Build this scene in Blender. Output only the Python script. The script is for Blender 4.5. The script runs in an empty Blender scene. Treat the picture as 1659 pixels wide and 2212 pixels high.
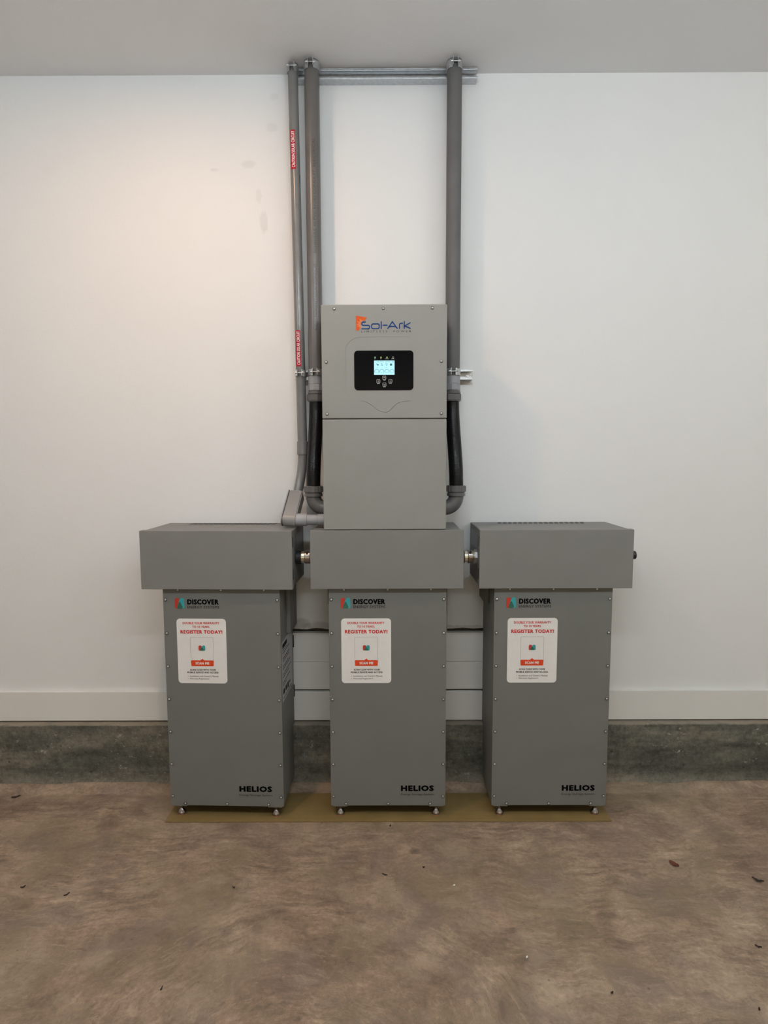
import bpy, bmesh, math, random
from mathutils import Vector, Matrix
random.seed(7)
C = bpy.context.scene.collection
SC = bpy.context.scene
# ------------------------------------------------------------------ camera
cam_d = bpy.data.cameras.new('camera'); cam = bpy.data.objects.new('camera', cam_d); C.objects.link(cam)
pit, yaw, rol = math.radians(5.3838), math.radians(0.1552), math.radians(-0.2112)
fwd = Vector((-math.sin(yaw)*math.cos(pit), math.cos(yaw)*math.cos(pit), -math.sin(pit)))
rt = Vector((math.cos(yaw), math.sin(yaw), 0)); up = rt.cross(fwd)
r2 = rt*math.cos(rol)+up*math.sin(rol); u2 = -rt*math.sin(rol)+up*math.cos(rol)
M = Matrix((r2, u2, -fwd)).transposed().to_4x4(); M.translation = (0.0031, -2.582, 1.4699)
cam.matrix_world = M
cam_d.sensor_width = 36; cam_d.lens = 1288.9/2212*36; cam_d.clip_start = .05
SC.camera = cam
# ------------------------------------------------------------------ world, lights, exposure
w = bpy.data.worlds.new('world'); SC.world = w; w.use_nodes = True
bgn = w.node_tree.nodes['Background']; bgn.inputs[0].default_value = (1.0, .90, .70, 1); bgn.inputs[1].default_value = 1.0
SC.view_settings.view_transform = 'Standard'; SC.view_settings.look = 'None'
SC.view_settings.gamma = 1; SC.view_settings.use_curve_mapping = False
SC.view_settings.exposure = 0.015
SC.cycles.max_bounces = 7; SC.cycles.caustics_reflective = False; SC.cycles.caustics_refractive = False
WARM = (1.0, .61, .37)
LAMPS = [(-.80, -1.00, 12.0, WARM)]
for i, (lx, ly, pw, lc) in enumerate(LAMPS):
    ld = bpy.data.lights.new('downlight_lamp', 'AREA'); ld.shape = 'DISK'; ld.size = .05; ld.energy = pw; ld.color = lc
    lo = bpy.data.objects.new('downlight_lamp', ld); C.objects.link(lo); lo.location = (lx, ly, 2.990)
# added row of unseen cool tube fixtures, fill light for wall and ceiling: x centre, y, emission strength (tubes are built with the fixtures below)
FILL_TUBES = [(-1.75, -2.1, 57.0, (.86, .93, .95)), (.15, -2.1, 106.0, (.77, .87, .94)), (2.05, -2.1, 86.0, (.91, .92, .89))]
# daylight comes in through the open garage door; the portal only guides sampling of the sky there
pd = bpy.data.lights.new('door_portal', 'AREA'); pd.shape = 'RECTANGLE'; pd.size = 5.6; pd.size_y = 2.6
pd.cycles.is_portal = True
po = bpy.data.objects.new('door_portal', pd); C.objects.link(po); po.location = (.3, -6.19, 1.30); po.rotation_euler = (math.radians(90), 0, 0)

# ------------------------------------------------------------------ node materials
class NT:
    def __init__(s, name):
        s.m = bpy.data.materials.new(name); s.m.use_nodes = True; s.t = s.m.node_tree
        s.b = s.t.nodes['Principled BSDF']; s._c = None
    def n(s, typ, **kw):
        nd = s.t.nodes.new(typ)
        for k, v in kw.items():
            if k.startswith('i_'):
                key = k[2:]; key = int(key) if key.isdigit() else key.replace('_', ' ')
                s.put(nd.inputs[key], v)
            else: setattr(nd, k, v)
        return nd
    def put(s, sock, v):
        if isinstance(v, bpy.types.NodeSocket): s.t.links.new(v, sock)
        else:
            if isinstance(v, tuple) and len(v) == 3 and sock.type == 'RGBA': v = (*v, 1)
            sock.default_value = v
    def co(s):
        if s._c is None: s._c = s.n('ShaderNodeTexCoord').outputs['Object']
        return s._c
    def pos(s): return s.n('ShaderNodeNewGeometry').outputs['Position']
    def noise(s, scale, detail=4, rough=.55, vec=None, dist=0):
        return s.n('ShaderNodeTexNoise', i_Vector=vec or s.co(), i_Scale=scale, i_Detail=detail, i_Roughness=rough, i_Distortion=dist).outputs['Fac']
    def ramp(s, v, *st):
        r = s.n('ShaderNodeValToRGB', i_0=v); e = r.color_ramp.elements
        while len(e) < len(st): e.new(.5)
        for q, (p, c) in zip(e, st): q.position = p; q.color = (*c, 1) if isinstance(c, tuple) else (c, c, c, 1)
        return r.outputs[0]
    def mix(s, f, a, b, mode='MIX'):
        x = s.n('ShaderNodeMix', data_type='RGBA', blend_type=mode); s.put(x.inputs[0], f); s.put(x.inputs[6], a); s.put(x.inputs[7], b)
        return x.outputs[2]
    def math(s, op, a, b=0.0, c=None):
        x = s.n('ShaderNodeMath', operation=op); s.put(x.inputs[0], a); s.put(x.inputs[1], b)
        if c is not None: s.put(x.inputs[2], c)
        return x.outputs[0]
    def map(s, vec, loc=(0, 0, 0), rot=(0, 0, 0), sc=(1, 1, 1)):
        return s.n('ShaderNodeMapping', i_Vector=vec, i_Location=loc, i_Rotation=rot, i_Scale=sc).outputs[0]
    def sep(s, vec): return s.n('ShaderNodeSeparateXYZ', i_0=vec).outputs
    def comb(s, x, y, z): return s.n('ShaderNodeCombineXYZ', i_0=x, i_1=y, i_2=z).outputs[0]
    def bump(s, h, strength=.2, dist=.002):
        s.put(s.b.inputs['Normal'], s.n('ShaderNodeBump', i_Height=h, i_Strength=strength, i_Distance=dist).outputs[0])
    def set(s, **kw):
        for k, v in kw.items(): s.put(s.b.inputs[k.replace('_', ' ')], v)
        return s.m

def simple(name, col, rough=.5, metal=0, var=.06, scale=40, bump=0, spec=.5, coat=0):
    t = NT(name); n = t.noise(scale, 3)
    a = tuple(c*(1-var) for c in col); b = tuple(min(1, c*(1+var)) for c in col)
    t.set(Base_Color=t.ramp(n, (.3, a), (.7, b)), Roughness=rough, Metallic=metal, Coat_Weight=coat)
    t.b.inputs['Specular IOR Level'].default_value = spec
    if bump: t.bump(t.noise(scale*8, 2), bump, .001)
    return t.m

def emissive(name, col, st):
    t = NT(name); t.set(Base_Color=(.02, .02, .02), Emission_Color=col, Emission_Strength=st); return t.m

def powder(name, col):
    t = NT(name); n = t.noise(6, 4); f = t.noise(900, 2)
    t.set(Base_Color=t.ramp(n, (.3, tuple(c*.96 for c in col)), (.7, tuple(c*1.04 for c in col))), Roughness=t.ramp(n, (.3, .50), (.7, .58)))
    t.bump(f, .12, .0004); t.b.inputs['Specular IOR Level'].default_value = .4
    return t.m

PCOL = (.164, .167, .155)
m_cab = powder('powder_coated_cabinet_grey', PCOL)
m_box = powder('powder_coated_box_grey', (.198, .196, .186))
m_inv = powder('powder_coated_inverter_grey', (.262, .26, .243))
m_dark = simple('dark_recess', (.012, .012, .013), .7)
m_black = simple('black_plastic', (.012, .012, .013), .45)
m_pvc = simple('grey_pvc', (.175, .175, .172), .24, var=.08, scale=12)
m_pvcd = simple('dark_grey_pvc', (.125, .118, .112), .30, var=.10, scale=12)
m_pvcm = simple('matt_grey_pvc', (.115, .113, .112), .62, var=.08, scale=12)
m_pvcl = simple('light_grey_pvc', (.30, .305, .32), .35, var=.06, scale=20)
m_nut = simple('dark_grey_plastic', (.115, .112, .110), .30)
m_flex = simple('black_flexible_conduit', (.0045, .0045, .005), .33, spec=.4, var=.2, scale=60)
m_galv = NT('galvanised_steel'); _n = m_galv.noise(60, 5, .7)
m_galv.set(Base_Color=m_galv.ramp(_n, (.3, (.48, .50, .52)), (.7, (.66, .68, .70))), Metallic=.9, Roughness=m_galv.ramp(_n, (.3, .28), (.7, .45))); m_galv = m_galv.m
m_zinc = simple('zinc_yellow_steel', (.72, .70, .58), .22, 1, .1, 30)
m_steel = simple('stainless_steel', (.36, .32, .30), .25, 1, .1, 50)
m_copper = simple('copper_foot_base', (.45, .20, .13), .4, .8, .1, 50)
m_screw = simple('screw_head_steel', (.62, .62, .60), .35, .8, .1, 80)
m_print = simple('black_print', (.002, .002, .003), .6, spec=.05)
m_print2 = simple('grey_print', (.03, .03, .034), .5, spec=.2)
m_white = simple('sticker_white', (.80, .79, .77), .45, var=.02)
m_red = simple('print_red', (.62, .03, .025), .5)
m_lred = simple('label_red', (.40, .004, .022), .5, spec=.2)
m_orange = simple('print_orange_red', (.72, .06, .01), .5)
m_eteal = simple('emblem_teal', (.03, .33, .36), .5)
m_ered = simple('emblem_red', (.50, .035, .02), .5)
m_egreen = simple('emblem_green', (.025, .12, .08), .5)
m_blue = simple('print_blue', (.004, .036, .19), .5, spec=.1)
m_sun = simple('print_sun_orange', (.62, .095, .010), .5, spec=.15, var=.12, scale=200)
m_ray = simple('print_sun_rays', (.80, .42, .22), .5)
m_wprint = simple('white_print', (.62, .62, .62), .5)
m_gloss = simple('black_glass', (.004, .004, .005), .15, spec=.08)
m_scr = emissive('lcd_backlight', (.45, .86, 1.0), 1.05)
m_scrd = simple('lcd_dark_marks', (.02, .08, .12), .4)
m_scrg = simple('lcd_green_marks', (.01, .16, .13), .4)
m_ledg = emissive('led_green', (.35, .8, .45), .45)
m_ledy = emissive('led_yellow_green', (.55, .7, .12), .45)
m_redc = simple('red_plastic', (.5, .01, .01), .4)
m_leaf = simple('dry_leaf', (.13, .035, .02), .7, var=.3, scale=120)
m_twig = simple('dark_bark', (.028, .018, .014), .8, var=.3, scale=200)
m_chip = simple('white_paint_chip', (.75, .74, .68), .7)
m_door = simple('painted_door_trim', (.6, .6, .58), .5)

# drywall paint with roller stipple and a few scuffs
def make_wall():
    t = NT('white_painted_drywall'); P = t.pos(); big = t.noise(1.2, 3, vec=P)
    col = t.ramp(big, (.3, (.765, .772, .77)), (.7, (.79, .797, .795)))
    sp = t.sep(P)
    for (x, z, rx, rz, a) in ((-.499, 2.439, .018, .045, .15), (-.557, 2.668, .03, .016, .12), (-.46, 2.81, .025, .02, .10), (-.446, 2.93, .02, .015, .08),
                              (-.699, 2.647, .02, .006, .12), (-.518, 2.54, .014, .03, .10), (-.27, .720, .10, .020, .4), (-.38, .730, .05, .028, .42), (.33, .712, .22, .012, .4), (-.36, .585, .03, .02, .4)):
        dx = t.math('DIVIDE', t.math('SUBTRACT', sp[0], x), rx); dz = t.math('DIVIDE', t.math('SUBTRACT', sp[2], z), rz)
        d = t.math('ADD', t.math('MULTIPLY', dx, dx), t.math('MULTIPLY', dz, dz))
        d = t.math('ADD', d, t.math('MULTIPLY', t.noise(45, 3, .5, vec=P), 1.6))
        f = t.ramp(d, (.0, 1.0), (.5, 0.0))
        f = t.ramp(t.math('DIVIDE', d, 4), (.30, a), (.52, 0.0))
        col = t.mix(f, col, (.30, .28, .24))
    t.set(Base_Color=col, Roughness=.62)
    t.b.inputs['Specular IOR Level'].default_value = .3
    t.bump(t.noise(170, 4, .6, vec=P), .35, .0015)
    return t.m
m_wall = make_wall()
m_trim = simple('white_trim_paint', (.76, .75, .72), .5, var=.02, scale=3)
def make_ceil():
    t = NT('ceiling_paint'); P = t.pos()
    t.set(Base_Color=t.ramp(t.noise(1.5, 3, vec=P), (.3, (.79, .80, .81)), (.7, (.81, .82, .83))), Roughness=.8)
    t.bump(t.noise(140, 4, .6, vec=P), .35, .0015); return t.m
m_ceil = make_ceil()

def make_floor():
    t = NT('troweled_concrete'); P = t.pos(); sp = t.sep(P)
    def jig(sc, amp, src=P):
        c = t.n('ShaderNodeTexNoise', i_Vector=P, i_Scale=sc, i_Detail=3).outputs['Color']
        v = t.n('ShaderNodeVectorMath', operation='SCALE', i_0=t.n('ShaderNodeVectorMath', operation='SUBTRACT', i_0=c, i_1=(.5, .5, .5)).outputs[0], i_Scale=amp).outputs[0]
        return t.n('ShaderNodeVectorMath', operation='ADD', i_0=src, i_1=v).outputs[0]
    W = jig(14.0, .035, jig(3.0, .16))
    big = t.noise(2.4, 8, .62, vec=W); med = t.noise(8, 8, .68, vec=W); fine = t.noise(70, 6, .75, vec=P)
    ws = t.sep(W)
    # trowel arcs: noise in polar coordinates about a point in front of the cabinets
    dx = t.math('ADD', ws[0], .24); dy = t.math('ADD', ws[1], 1.42)
    r = t.math('SQRT', t.math('ADD', t.math('MULTIPLY', dx, dx), t.math('MULTIPLY', dy, dy)))
    th = t.math('ARCTAN2', dy, dx)
    arcs = t.noise(1.0, 6, .72, vec=t.comb(t.math('MULTIPLY', r, 44.0), t.math('MULTIPLY', th, 5.0), 0.0))
    near = t.ramp(r, (.18, 0.0), (.26, 1.0), (.62, 1.0), (.86, 0.0))
    # straight diagonal float marks on the right, opposite slant on the left
    dg = t.noise(1.0, 6, .72, vec=t.map(W, rot=(0, 0, math.radians(40)), sc=(10, 48, 1)))
    dl = t.noise(1.0, 6, .72, vec=t.map(W, loc=(3, 1, 0), rot=(0, 0, math.radians(-24)), sc=(9, 42, 1)))
    side = t.ramp(t.math('ADD', t.math('MULTIPLY', sp[0], .9), .5), (.40, 0.0), (.70, 1.0))
    marks = t.mix(near, t.mix(side, dl, dg), arcs)
    patch = t.ramp(t.noise(3.2, 4, .6, vec=t.map(P, loc=(7, 3, 0))), (.40, .15), (.60, .85))
    col = t.ramp(big, (.30, (.225, .155, .108)), (.44, (.270, .190, .133)), (.52, (.292, .210, .148)), (.60, (.318, .235, .166)), (.70, (.370, .282, .200)))
    col = t.mix(.75, col, t.ramp(med, (.36, (.32, .31, .30)), (.5, (.5, .5, .5)), (.64, (.67, .67, .66))), 'OVERLAY')
    col = t.mix(patch, col, t.mix(.85, col, t.ramp(marks, (.36, (.29, .28, .27)), (.5, (.5, .5, .5)), (.62, (.71, .70, .69))), 'OVERLAY'))
    col = t.mix(.55, col, t.ramp(fine, (.34, (.31, .31, .31)), (.66, (.69, .69, .69))), 'OVERLAY')
    olive = t.ramp(t.noise(3.4, 6, .65, vec=t.map(W, loc=(4, 2, 0))), (.49, 0.0), (.60, .50))
    col = t.mix(olive, col, (.228, .178, .108))
    gray = t.ramp(t.noise(4.2, 7, .7, vec=t.map(W, loc=(9, 5, 0))), (.52, 0.0), (.62, .48))
    col = t.mix(gray, col, (.200, .150, .122))
    pale = t.ramp(t.noise(5.0, 7, .7, vec=t.map(W, loc=(2, 8, 0))), (.53, 0.0), (.64, .42))
    col = t.mix(pale, col, (.40, .310, .220))
    col = t.mix(t.ramp(marks, (.585, 0.0), (.61, .40), (.64, 0.0)), col, (.46, .37, .27))
    col = t.mix(t.ramp(marks, (.365, 0.0), (.39, .45), (.415, 0.0)), col, (.14, .105, .08))
    for (x, y, rr, a) in ((.106, -.481, .028, .75), (-.50, -.86, .03, .55), (-1.05, -.44, .05, .3)):
        ddx = t.math('SUBTRACT', sp[0], x); ddy = t.math('SUBTRACT', sp[1], y)
        d = t.math('DIVIDE', t.math('SQRT', t.math('ADD', t.math('MULTIPLY', ddx, ddx), t.math('MULTIPLY', ddy, ddy))), rr)
        d = t.math('ADD', t.math('MULTIPLY', d, .5), t.math('MULTIPLY', fine, .25))
        col = t.mix(t.ramp(d, (.1, a), (.6, 0.0)), col, (.055, .045, .04))
    # pits
    vo = t.n('ShaderNodeTexVoronoi', i_Vector=P, i_Scale=14.0, i_Randomness=1.0)
    pit_ = t.ramp(vo.outputs['Distance'], (.03, .55), (.07, 0.0))
    keep = t.ramp(t.noise(5, 2, vec=P), (.52, 0.0), (.56, 1.0))
    col = t.mix(t.math('MULTIPLY', pit_, keep), col, (.07, .05, .04))
    t.set(Base_Color=col, Roughness=t.ramp(med, (.3, .48), (.7, .68)))
    t.b.inputs['Specular IOR Level'].default_value = .35
    h = t.math('ADD', t.math('MULTIPLY', marks, .6), t.math('ADD', t.math('MULTIPLY', med, .5), t.math('MULTIPLY', fine, .2)))
    t.bump(h, .55, .007)
    return t.m
m_floor = make_floor()

def make_curb():
    t = NT('rough_foundation_concrete'); P = t.pos(); sp = t.sep(P)
    W = t.map(P, sc=(.45, 1, 1.3))
    big = t.noise(7, 5, .65, vec=W); fine = t.noise(45, 6, .75, vec=P); st = t.noise(14, 5, .7, vec=t.map(P, sc=(.16, 1, 1)))
    col = t.ramp(big, (.36, (.088, .088, .070)), (.5, (.128, .124, .100)), (.64, (.185, .165, .130)))
    col = t.mix(.9, col, t.ramp(st, (.34, (.30, .31, .30)), (.5, (.5, .5, .5)), (.66, (.68, .68, .68))), 'OVERLAY')
    col = t.mix(.8, col, t.ramp(fine, (.36, (.30, .30, .30)), (.64, (.70, .70, .70))), 'OVERLAY')
    flk = t.math('MULTIPLY', t.ramp(t.noise(38, 6, .8, vec=t.map(P, loc=(3, 0, 1), sc=(.7, 1, 1))), (.59, 0.0), (.63, .85)), t.ramp(t.noise(5, 3, vec=P), (.42, 0.0), (.58, 1.0)))
    col = t.mix(flk, col, (.42, .40, .36))
    vo = t.n('ShaderNodeTexVoronoi', i_Vector=t.map(P, sc=(1, 1, 1.2)), i_Scale=11.0)
    col = t.mix(t.ramp(vo.outputs['Distance'], (.04, .75), (.10, 0.0)), col, (.03, .027, .022))
    # lighter brown along the top ledge, a paler efflorescence band near the floor
    zz = t.math('ADD', sp[2], t.math('MULTIPLY', t.math('SUBTRACT', t.noise(9, 4, .7, vec=P), .5), .012))
    col = t.mix(t.ramp(t.math('MULTIPLY', t.math('SUBTRACT', zz, .27), 25.0), (.40, 0.0), (.50, .9)), col, (.30, .25, .19))
    low = t.ramp(t.math('MULTIPLY', zz, 10.0), (.35, .45), (.75, 0.0))
    col = t.mix(t.math('MULTIPLY', low, t.ramp(fine, (.35, .3), (.6, 1.0))), col, (.30, .27, .22))
    t.set(Base_Color=col, Roughness=.85)
    t.bump(t.math('ADD', fine, t.math('MULTIPLY', big, .8)), .7, .008)
    return t.m
m_curb = make_curb()
def make_pad():
    t = NT('ochre_fibre_board'); P = t.pos(); n = t.noise(7, 5, .6, vec=P); s = t.noise(1.0, 4, .6, vec=t.map(P, sc=(6, 90, 90)))
    col = t.ramp(n, (.3, (.190, .125, .042)), (.7, (.245, .168, .062)))
    col = t.mix(.4, col, t.ramp(s, (.3, (.42, .42, .42)), (.7, (.58, .58, .58))), 'OVERLAY')
    t.set(Base_Color=col, Roughness=.6); t.bump(s, .15, .001); return t.m
m_pad = make_pad()

# ------------------------------------------------------------------ mesh helpers
def finish(name, bm, mats, parent=None, smooth=False):
    me = bpy.data.meshes.new(name); bm.normal_update()
    if smooth:
        for f in bm.faces: f.smooth = True
        for e in bm.edges:
            if len(e.link_faces) == 2 and e.calc_face_angle(0) > .6: e.smooth = False
    bm.to_mesh(me); bm.free()
    for m in (mats if isinstance(mats, (list, tuple)) else [mats]): me.materials.append(m)
    o = bpy.data.objects.new(name, me); C.objects.link(o)
    if parent is not None: o.parent = parent
    return o
def bx(bm, x0, x1, y0, y1, z0, z1, bev=0, seg=2, mi=0):
    t = bmesh.new(); bmesh.ops.create_cube(t, size=1)
    for v in t.verts: v.co = ((x0+x1)/2+v.co.x*(x1-x0), (y0+y1)/2+v.co.y*(y1-y0), (z0+z1)/2+v.co.z*(z1-z0))
    if bev: bmesh.ops.bevel(t, geom=t.edges[:], offset=bev, segments=seg, affect='EDGES', profile=.5)
    join(bm, t, mi)
def join(bm, t, mi=0):
    vm = {v: bm.verts.new(v.co) for v in t.verts}
    for f in t.faces:
        try: g = bm.faces.new([vm[v] for v in f.verts]); g.material_index = mi
        except ValueError: pass
    t.free()
def frame(d):
    d = d.normalized(); a = Vector((0, 0, 1)) if abs(d.z) < .9 else Vector((1, 0, 0))
    x = a.cross(d).normalized(); return x, d.cross(x)
def sweep(bm, pts, rad, seg=24, cap=True, mi=0):
    """round tube along pts; rad is one radius or one per point"""
    pts = [Vector(p) for p in pts]; rings = []; x = None
    rad = rad if isinstance(rad, (list, tuple)) else [rad]*len(pts)
    for i, p in enumerate(pts):
        d = (pts[min(i+1, len(pts)-1)]-pts[max(i-1, 0)])
        if d.length < 1e-9: d = rings_d
        rings_d = d.normalized()
        if x is None: x, y = frame(rings_d)
        else:
            x = (x-rings_d*x.dot(rings_d)).normalized(); y = rings_d.cross(x)
        rings.append([bm.verts.new(p+x*math.cos(2*math.pi*k/seg)*rad[i]+y*math.sin(2*math.pi*k/seg)*rad[i]) for k in range(seg)])
    for a, b in zip(rings, rings[1:]):
        for k in range(seg):
            f = bm.faces.new((a[k], a[(k+1) % seg], b[(k+1) % seg], b[k])); f.material_index = mi
    if cap:
        f = bm.faces.new(rings[0][::-1]); f.material_index = mi
        f = bm.faces.new(rings[-1]); f.material_index = mi
def cyl(bm, p0, p1, r, r1=None, seg=24, ch=0, mi=0):
    p0, p1 = Vector(p0), Vector(p1); d = (p1-p0).normalized(); r1 = r if r1 is None else r1
    if ch: sweep(bm, [p0, p0+d*.0002, p0+d*ch, p1-d*ch, p1-d*.0002, p1], [r-ch, r-ch*.9, r, r1, r1-ch*.9, r1-ch], seg, mi=mi)
    else: sweep(bm, [p0, p1], [r, r1], seg, mi=mi)
def tag(o, label=None, cat=None, group=None, kind=None):
    if label: o['label'] = label
    if cat: o['category'] = cat
    if group: o['group'] = group
    if kind: o['kind'] = kind
    return o
def thing(name, label, cat, loc=(0, 0, 0), rz=0, group=None):
    o = bpy.data.objects.new(name, None); C.objects.link(o); o.empty_display_size = .05
    o.location = loc; o.rotation_euler = (0, 0, rz); return tag(o, label, cat, group)
def copy_tree(o, parent=None):
    c = o.copy(); C.objects.link(c); c.parent = parent
    for ch in list(o.children): copy_tree(ch, c)
    return c
def poly(bm, pts, y, th=.0005, mi=0):
    """flat polygon in the x-z plane facing -y with a little thickness"""
    a = [bm.verts.new((p[0], y, p[1])) for p in pts]; b = [bm.verts.new((p[0], y+th, p[1])) for p in pts]
    area = sum(pts[i][0]*pts[(i+1) % len(pts)][1]-pts[(i+1) % len(pts)][0]*pts[i][1] for i in range(len(pts)))
    if area < 0: a.reverse(); b.reverse()
    f = bm.faces.new(a); f.material_index = mi; n = len(a)
    for i in range(n):
        f = bm.faces.new((a[i], b[i], b[(i+1) % n], a[(i+1) % n])); f.material_index = mi
def rrect(x0, x1, z0, z1, r, n=6):
    out = []
    for cx, cz, a0 in ((x1-r, z1-r, 0), (x0+r, z1-r, 90), (x0+r, z0+r, 180), (x1-r, z0+r, 270)):
        for k in range(n+1):
            a = math.radians(a0+90*k/n); out.append((cx+r*math.cos(a), cz+r*math.sin(a)))
    return out
def ribbon(bm, pts, wd, y, mi=0, rnd=True):
    """stroke of even width in the x-z plane facing -y"""
    pts = [Vector((p[0], p[1])) for p in pts]; L = []; R_ = []
    for i, p in enumerate(pts):
        d0 = (pts[i]-pts[i-1]).normalized() if i else None; d1 = (pts[i+1]-pts[i]).normalized() if i < len(pts)-1 else None
        d = (d0+d1).normalized() if d0 and d1 else (d0 or d1)
        n = Vector((-d.y, d.x)); k = 1/max(.5, n.dot(Vector((-(d0 or d1).y, (d0 or d1).x))))
        L.append(bm.verts.new((p.x+n.x*wd/2*k, y, p.y+n.y*wd/2*k))); R_.append(bm.verts.new((p.x-n.x*wd/2*k, y, p.y-n.y*wd/2*k)))
    for i in range(len(pts)-1):
        f = bm.faces.new((R_[i], R_[i+1], L[i+1], L[i])); f.material_index = mi
    if rnd:
        for p in (pts[0], pts[-1]):
            f = bm.faces.new([bm.verts.new((p.x+wd/2*math.cos(a*math.pi/4), y-.00012, p.y+wd/2*math.sin(a*math.pi/4))) for a in range(8)]); f.material_index = mi
def ring_arc(cx, cz, r, a0, a1, n=12):
    return [(cx+r*math.cos(math.radians(a0+(a1-a0)*k/n)), cz+r*math.sin(math.radians(a0+(a1-a0)*k/n))) for k in range(n+1)]
def text_bm(s, x0, x1, z0, z1, y, bold=0.0, space=1.0, axis='y', bm=None):
    """lettering fitted into x0..x1, z0..z1 on a plane facing -y (or +x when axis='x': x0..x1 then run along y)"""
    cu = bpy.data.curves.new('lettering', 'FONT'); cu.body = s; space += bold*1.6; cu.resolution_u = 2; cu.space_character = space
    ob = bpy.data.objects.new('lettering', cu); C.objects.link(ob)
    dg = bpy.context.evaluated_depsgraph_get(); me = bpy.data.meshes.new_from_object(ob.evaluated_get(dg))
    bpy.data.objects.remove(ob); bpy.data.curves.remove(cu)
    xs = [v.co.x for v in me.vertices]; ys = [v.co.y for v in me.vertices]
    a, b, c, d = min(xs), max(xs), min(ys), max(ys)
    bm = bm or bmesh.new(); k = bold*(z1-z0)     # heavier weights are layered copies, each a hair in front of the last
    offs = [(0, 0)] if not bold else [(-k, 0), (k, 0), (0, k*.8), (0, -k*.8), (-k*.7, k*.6), (k*.7, -k*.6), (k*.7, k*.6), (-k*.7, -k*.6)]
    for j, (ox, oz_) in enumerate(offs):
        base = [None]*len(me.vertices); yy = y-.00003*j
        for v in me.vertices:
            u = x0+k+ox+(v.co.x-a)/(b-a)*(x1-x0-2*k); q = z0+k*.8+oz_+(v.co.y-c)/(d-c)*(z1-z0-1.6*k)
            base[v.index] = bm.verts.new((u, yy, q))
        for p in me.polygons:
            try: bm.faces.new([base[i] for i in p.vertices])
            except ValueError: pass
    bpy.data.meshes.remove(me)
    return bm
def slice_x(bm, xs):
    for x in xs: bmesh.ops.bisect_plane(bm, geom=bm.verts[:]+bm.edges[:]+bm.faces[:], plane_co=(x, 0, 0), plane_no=(1, 0, 0))
def vtext_bm(s, z0, z1, x0, x1, y, bold=0.0):
    """lettering that reads upwards: runs along z from z0 to z1, cap height x1..x0"""
    wd = abs(x1-x0); t = text_bm(s, 0, z1-z0, 0, wd, 0, bold)
    for v in t.verts: u, q = v.co.x, v.co.z/wd; v.co = (x1+(x0-x1)*q, v.co.y+y, z0+u)
    return t

# ================================================================== SETTING
XW, YF, HC = 3.3, -6.2, 3.0148
def struct(name, bm, mats, smooth=False):
    o = finish(name, bm, mats, None, smooth); o['kind'] = 'structure'; return o
# floor, rising slightly where it was floated up against the foundation
bm = bmesh.new()
ys = [-14, -9, YF]+[YF+(.3-0-YF-.5)*k/10 for k in range(1, 10)]+[-.30, -.20]+[-.12+.01*k for k in range(10)]+[.1]
ys = sorted(set(round(y, 4) for y in ys)); xs = [-XW-.3+(2*XW+.6)*k/90 for k in range(91)]
def fz(x, y):
    t = min(1, max(0, (y+.108)/.055)); return .028*t*t*(3-2*t)+(.004*math.sin(x*9)+.003*math.sin(x*23+1))*t
g = [[bm.verts.new((x, y, fz(x, y))) for x in xs] for y in ys]
for a, b in zip(g, g[1:]):
    for k in range(len(xs)-1): bm.faces.new((a[k], a[k+1], b[k+1], b[k]))
struct('floor', bm, m_floor, True)
# back wall: drywall sheet with an opening behind the cabinets where two boards are let in
bm = bmesh.new()
HX0, HX1, HZ0, HZ1 = -.66, .68, .30, .7087
N = 60; top = []; rag = []
bx(bm, -XW-.1, XW+.1, 0, .12, HZ1+.02, HC+.2)
bx(bm, -XW-.1, HX0, 0, .12, .27, HZ1+.02); bx(bm, HX1, XW+.1, 0, .12, .27, HZ1+.02)
prev = None
for k in range(N+1):     # torn lower paper edge of the drywall
    x = HX0+(HX1-HX0)*k/N; zz = HZ1+.0025*math.sin(k*1.3)+random.uniform(-.0012, .0012)
    cur = [bm.verts.new((x, 0, zz)), bm.verts.new((x, 0, HZ1+.0201)), bm.verts.new((x, .014, zz))]
    if prev:
        bm.faces.new((prev[0], cur[0], cur[1], prev[1])); bm.faces.new((prev[2], cur[2], cur[0], prev[0]))
    prev = cur
struct('wall_back', bm, m_wall)
bm = bmesh.new(); bx(bm, HX0+.001, HX1-.001, .026, .06, .30, HZ1+.012); struct('gap_shade_backing', bm, simple('gap_shade_timber', (.10, .085, .060), .85, var=.3, scale=30))  # backing behind the gap, coloured dark brown to paint in the recess shade
bm = bmesh.new(); bx(bm, -XW-.1, XW+.1, YF-.1, .1, HC, HC+.1); struct('ceiling', bm, m_ceil)
bm = bmesh.new(); bx(bm, -XW-.1, -XW, YF-.1, .1, 0, HC); struct('wall_left', bm, m_wall)
bm = bmesh.new(); bx(bm, XW, XW+.1, YF-.1, .1, 0, HC); struct('wall_right', bm, m_wall)
bm = bmesh.new(); bx(bm, -XW, -2.5, YF-.1, YF, 0, HC); bx(bm, -2.5, 3.1, YF-.1, YF, 2.6, HC); bx(bm, 3.1, XW, YF-.1, YF, 0, HC); struct('wall_front', bm, m_wall)
bm = bmesh.new(); bx(bm, -2.6, -2.5, YF, YF+.02, 0, 2.7, .003); bx(bm, -2.5, 3.1, YF, YF+.02, 2.6, 2.7, .003); bx(bm, 3.1, 3.2, YF, YF+.02, 0, 2.7, .003); struct('door_1', bm, m_door)
bm = bmesh.new(); bx(bm, -XW, XW, -.018, .0, .2955, .428, .0012); struct('baseboard_back', bm, m_trim)
bm = bmesh.new(); bx(bm, -.62, .64, -.014, .018, .4362, .5618, .0012); struct('trim_1', bm, m_trim)
bm = bmesh.new(); bx(bm, -.62, .64, -.0145, .018, .5630, .6932, .0014); struct('trim_2', bm, m_trim)
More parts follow.
